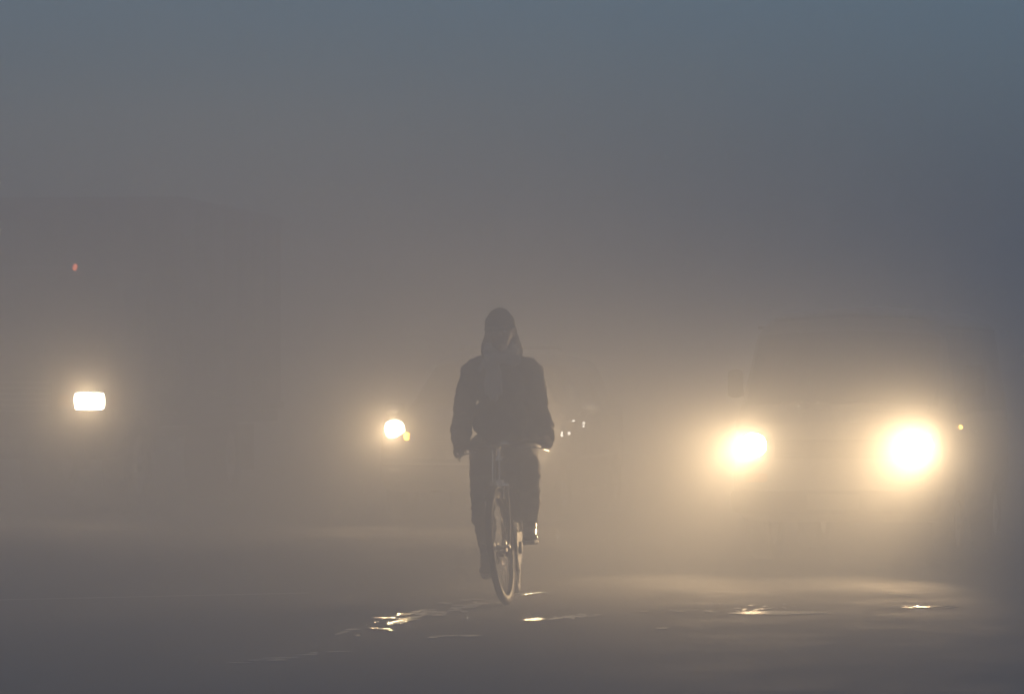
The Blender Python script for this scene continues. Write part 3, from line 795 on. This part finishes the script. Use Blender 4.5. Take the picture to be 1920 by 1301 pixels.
for sx in (-1, 1):
    bp_ += [('c', neckb, sho[sx], 0.055, 0.055), ('c', sho[sx], elb[sx], 0.05, 0.038), ('c', elb[sx], wri[sx], 0.038, 0.026),
            ('c', hip[sx], knee[sx], 0.082, 0.055), ('c', knee[sx], knee[sx].lerp(ank[sx], 0.4), 0.052, 0.052), ('c', knee[sx].lerp(ank[sx], 0.4), ank[sx], 0.052, 0.034),
            ('c', ank[sx], ank[sx] + (PED[sx] - ank[sx]) * 0.6 + Vector((0, 0.02, 0)), 0.034, 0.03)]
    bp_ += hand_prims(sx)
blob('body', bp_, M['skin'], man, 0.0065, 2)
for sx in (-1, 1):
    bm = bmesh.new(); ellipsoid(bm, head + Vector((sx * 0.03, -0.083, 0.0)), (0.011, 0.008, 0.008), sub=2); obj('eye', bm, M['eye'], man, True)

# jacket
jk = [('e', chest + Vector((0, 0, 0.01)), (0.175, 0.135, 0.165)), ('e', belly, (0.192, 0.145, 0.15)), ('e', P(962, 800, 0.70), (0.145, 0.12, 0.10)), ('e', P(1000, 806, 0.60), (0.04, 0.07, 0.075)), ('e', P(944, 832, 0.80), (0.186, 0.165, 0.085)),
      ('c', chest, pelvis, 0.13, 0.15), ('e', neckb + Vector((0, 0.01, -0.01)), (0.095, 0.09, 0.05))]
for sx in (-1, 1):
    jk += [('c', neckb + Vector((sx * 0.05, 0, -0.015)), sho[sx], 0.055, 0.072), ('e', P(940 + sx * 42, 692, 0.62), (0.085, 0.08, 0.076))]
    seg = [sho[sx].lerp(elb[sx], t) for t in (0, .35, .7, 1)] + [elb[sx].lerp(wri[sx], t) for t in (.25, .5, .75, .97)]
    rad = [0.074, 0.073, 0.068, 0.064, 0.060, 0.063, 0.054, 0.046]
    for i in range(len(seg) - 1): jk.append(('c', seg[i], seg[i + 1], rad[i], rad[i + 1]))
    for t, r_ in ((0.3, 0.062), (0.55, 0.063), (0.78, 0.054)): jk.append(('e', elb[sx].lerp(wri[sx], t) + Vector((sx * 0.004, 0, 0)), (r_, 0.045, r_ * 0.7)))
blob('jacket', jk, M['jacket'], man, 0.0085, 3, (0.012, 18, 3.0))
# trousers
tr = [('e', pelvis + Vector((0, 0, -0.02)), (0.19, 0.15, 0.10))]
for sx in (-1, 1):
    k_, a_, h_ = knee[sx], ank[sx], hip[sx]
    tr += [('c', h_ + Vector((sx * 0.02, 0, 0)), h_.lerp(k_, 0.5), 0.105, 0.092), ('c', h_.lerp(k_, 0.5), k_, 0.092, 0.074)]
    c1, c2 = k_.lerp(a_, 0.35), k_.lerp(a_, 0.75)
    tr += [('c', k_, c1 + Vector((0, 0.012, 0)), 0.074, 0.070), ('c', c1 + Vector((0, 0.012, 0)), c2, 0.070, 0.056), ('c', c2, a_ + Vector((0, 0, 0.02)), 0.056, 0.050)]
    for t, r_ in ((0.15, 0.08), (0.42, 0.076), (0.62, 0.066)): tr.append(('e', k_.lerp(a_, t), (r_, r_, 0.03)))
blob('trousers', tr, M['trousers'], man, 0.009, 3, (0.011, 13, 8.0))
# kameez hem hanging over the top tube
blob('shirt_hem', [('e', P(945, 872, 0.74), (0.145, 0.10, 0.10)), ('e', P(930, 888, 0.66), (0.075, 0.06, 0.09)), ('e', P(965, 888, 0.66), (0.075, 0.06, 0.09)), ('c', P(930, 900, 0.62), P(926, 940, 0.60), 0.06, 0.035), ('c', P(966, 900, 0.62), P(972, 968, 0.58), 0.065, 0.04), ('e', P(985, 930, 0.52), (0.075, 0.07, 0.15))], M['jacket'], man, 0.009, 3, (0.008, 15, 21.0))
# scarf, cap, shoes
sc_ = []
for k in range(14):
    a = 2 * math.pi * k / 14; b = 2 * math.pi * (k + 1) / 14
    for z, rr, th in ((0.012, 0.082, 0.030), (-0.03, 0.085, 0.034), (0.040, 0.074, 0.026)):
        c = P(940, 664, 0.57)
        f = lambda q: c + Vector((rr * math.cos(q), rr * 1.05 * math.sin(q), z + 0.012 * math.sin(q * 2 + z * 40)))
        sc_.append(('c', f(a), f(b), th, th))
fr = chest.y - 0.14
t0 = P(922, 676, 0.49)
for dx, ln in ((-0.028, 0.15), (-0.01, 0.19), (0.012, 0.20), (0.034, 0.16)):
    q0 = t0 + Vector((dx * 0.5, 0, 0)); q1 = P(924, 700, 0.485) + Vector((dx, 0, 0)); q2 = P(922, 700, 0.49) + Vector((dx * 1.4, -0.005, -ln * 0.75))
    sc_ += [('c', q0, q1, 0.022, 0.018), ('c', q1, q2, 0.018, 0.014)]
sc_ += [('c', P(912, 672, 0.50), P(899, 694, 0.49), 0.02, 0.012)]
blob('scarf', sc_, M['scarf'], man, 0.0075, 3, (0.005, 24, 5.0))
cp = [('e', head + Vector((0, 0.012, 0.045)), (0.089, 0.104, 0.086)), ('e', head + Vector((0, 0.02, 0.085)), (0.066, 0.075, 0.056)),
      ('c', head + Vector((-0.05, 0.03, 0.0)), head + Vector((-0.06, 0.03, -0.05)), 0.034, 0.03), ('c', head + Vector((0.052, 0.03, 0.0)), head + Vector((0.066, 0.03, -0.06)), 0.034, 0.034),
      ('c', head + Vector((0, 0.06, 0.0)), head + Vector((0, 0.06, -0.08)), 0.06, 0.055)]
for k in range(20):
    a, b = 2 * math.pi * k / 20, 2 * math.pi * (k + 1) / 20
    g = lambda q: head + Vector((0.082 * math.cos(q), 0.012 + 0.100 * math.sin(q), 0.018 + 0.008 * math.sin(q)))
    cp.append(('c', g(a), g(b), 0.012, 0.012))
hd = [('c', head + Vector((-0.046, 0.03, 0.035)), P(913, 660, 0.60), 0.040, 0.040), ('c', head + Vector((0.046, 0.03, 0.035)), P(967, 660, 0.60), 0.040, 0.046),
      ('c', head + Vector((0, 0.05, 0.05)), neckb + Vector((0, 0.05, 0.02)), 0.062, 0.075), ('c', head + Vector((-0.03, 0.02, 0.075)), head + Vector((0.03, 0.02, 0.075)), 0.044, 0.044)]
blob('hood', hd, M['jacket'], man, 0.0075, 3, (0.005, 22, 12.0))
blob('knitted_cap', cp, M['wool'], man, 0.0065, 2, (0.003, 30, 2.0))
for sx in (-1, 1):
    p = PED[sx]; pit = R(6) if sx > 0 else R(38)
    rt = Matrix.Rotation(pit, 3, 'X')
    q = lambda x, y, z: p + rt @ Vector((x * sx, y, z + 0.018))
    sh = [('c', q(0.004, -0.095, 0.028), q(0.0, -0.02, 0.034), 0.036, 0.042), ('c', q(0, -0.02, 0.036), q(0, 0.09, 0.045), 0.042, 0.040), ('c', q(0, 0.03, 0.06), q(0, 0.085, 0.085), 0.042, 0.044),
          ('e', q(0.006, -0.10, 0.022), (0.045, 0.05, 0.025))]
    blob('shoe', sh, M['shoe'], man, 0.007, 2)
    out_ = [(0.04, -0.06), (0.046, -0.10), (0.03, -0.145), (0.0, -0.155), (-0.03, -0.14), (-0.042, -0.10), (-0.038, -0.03), (-0.034, 0.08), (-0.02, 0.125), (0.02, 0.125), (0.036, 0.08), (0.034, 0.0)]
    bm = bmesh.new()
    ta = [bm.verts.new(q(x, y, 0.012)) for x, y in out_]; tb = [bm.verts.new(q(x, y, -0.006)) for x, y in out_]
    bm.faces.new(ta); bm.faces.new(tb[::-1])
    for k in range(len(ta)): bm.faces.new((ta[k], tb[k], tb[(k + 1) % len(ta)], ta[(k + 1) % len(ta)]))
    obj('shoe_sole', bm, M['sole'], man, auto=40)

# ------------------------------------------------------------------ haze
bm = bmesh.new(); box(bm, (0, 105, 1.25), (300, 310, 4.5))
hm = bpy.data.materials.new('smog'); hm.use_nodes = True
n = hm.node_tree.nodes; n.remove(n['Principled BSDF'])
add = n.new('ShaderNodeAddShader')
for k, (dens, g) in enumerate(((HAZE_DENSITY, HAZE_G), (DROP_DENSITY, DROP_G))):    # fine smog and large fog droplets
    pv = n.new('ShaderNodeVolumePrincipled'); pv.name = ('smog', 'droplets')[k]
    pv.inputs['Color'].default_value = (0.87, 0.90, 0.925, 1); pv.inputs['Density'].default_value = dens; pv.inputs['Anisotropy'].default_value = g
    hm.node_tree.links.new(pv.outputs[0], add.inputs[k])
hm.node_tree.links.new(add.outputs[0], n['Material Output'].inputs['Volume'])
tag(obj('haze', bm, hm), 'thick pale smog filling the street', kind='stuff')
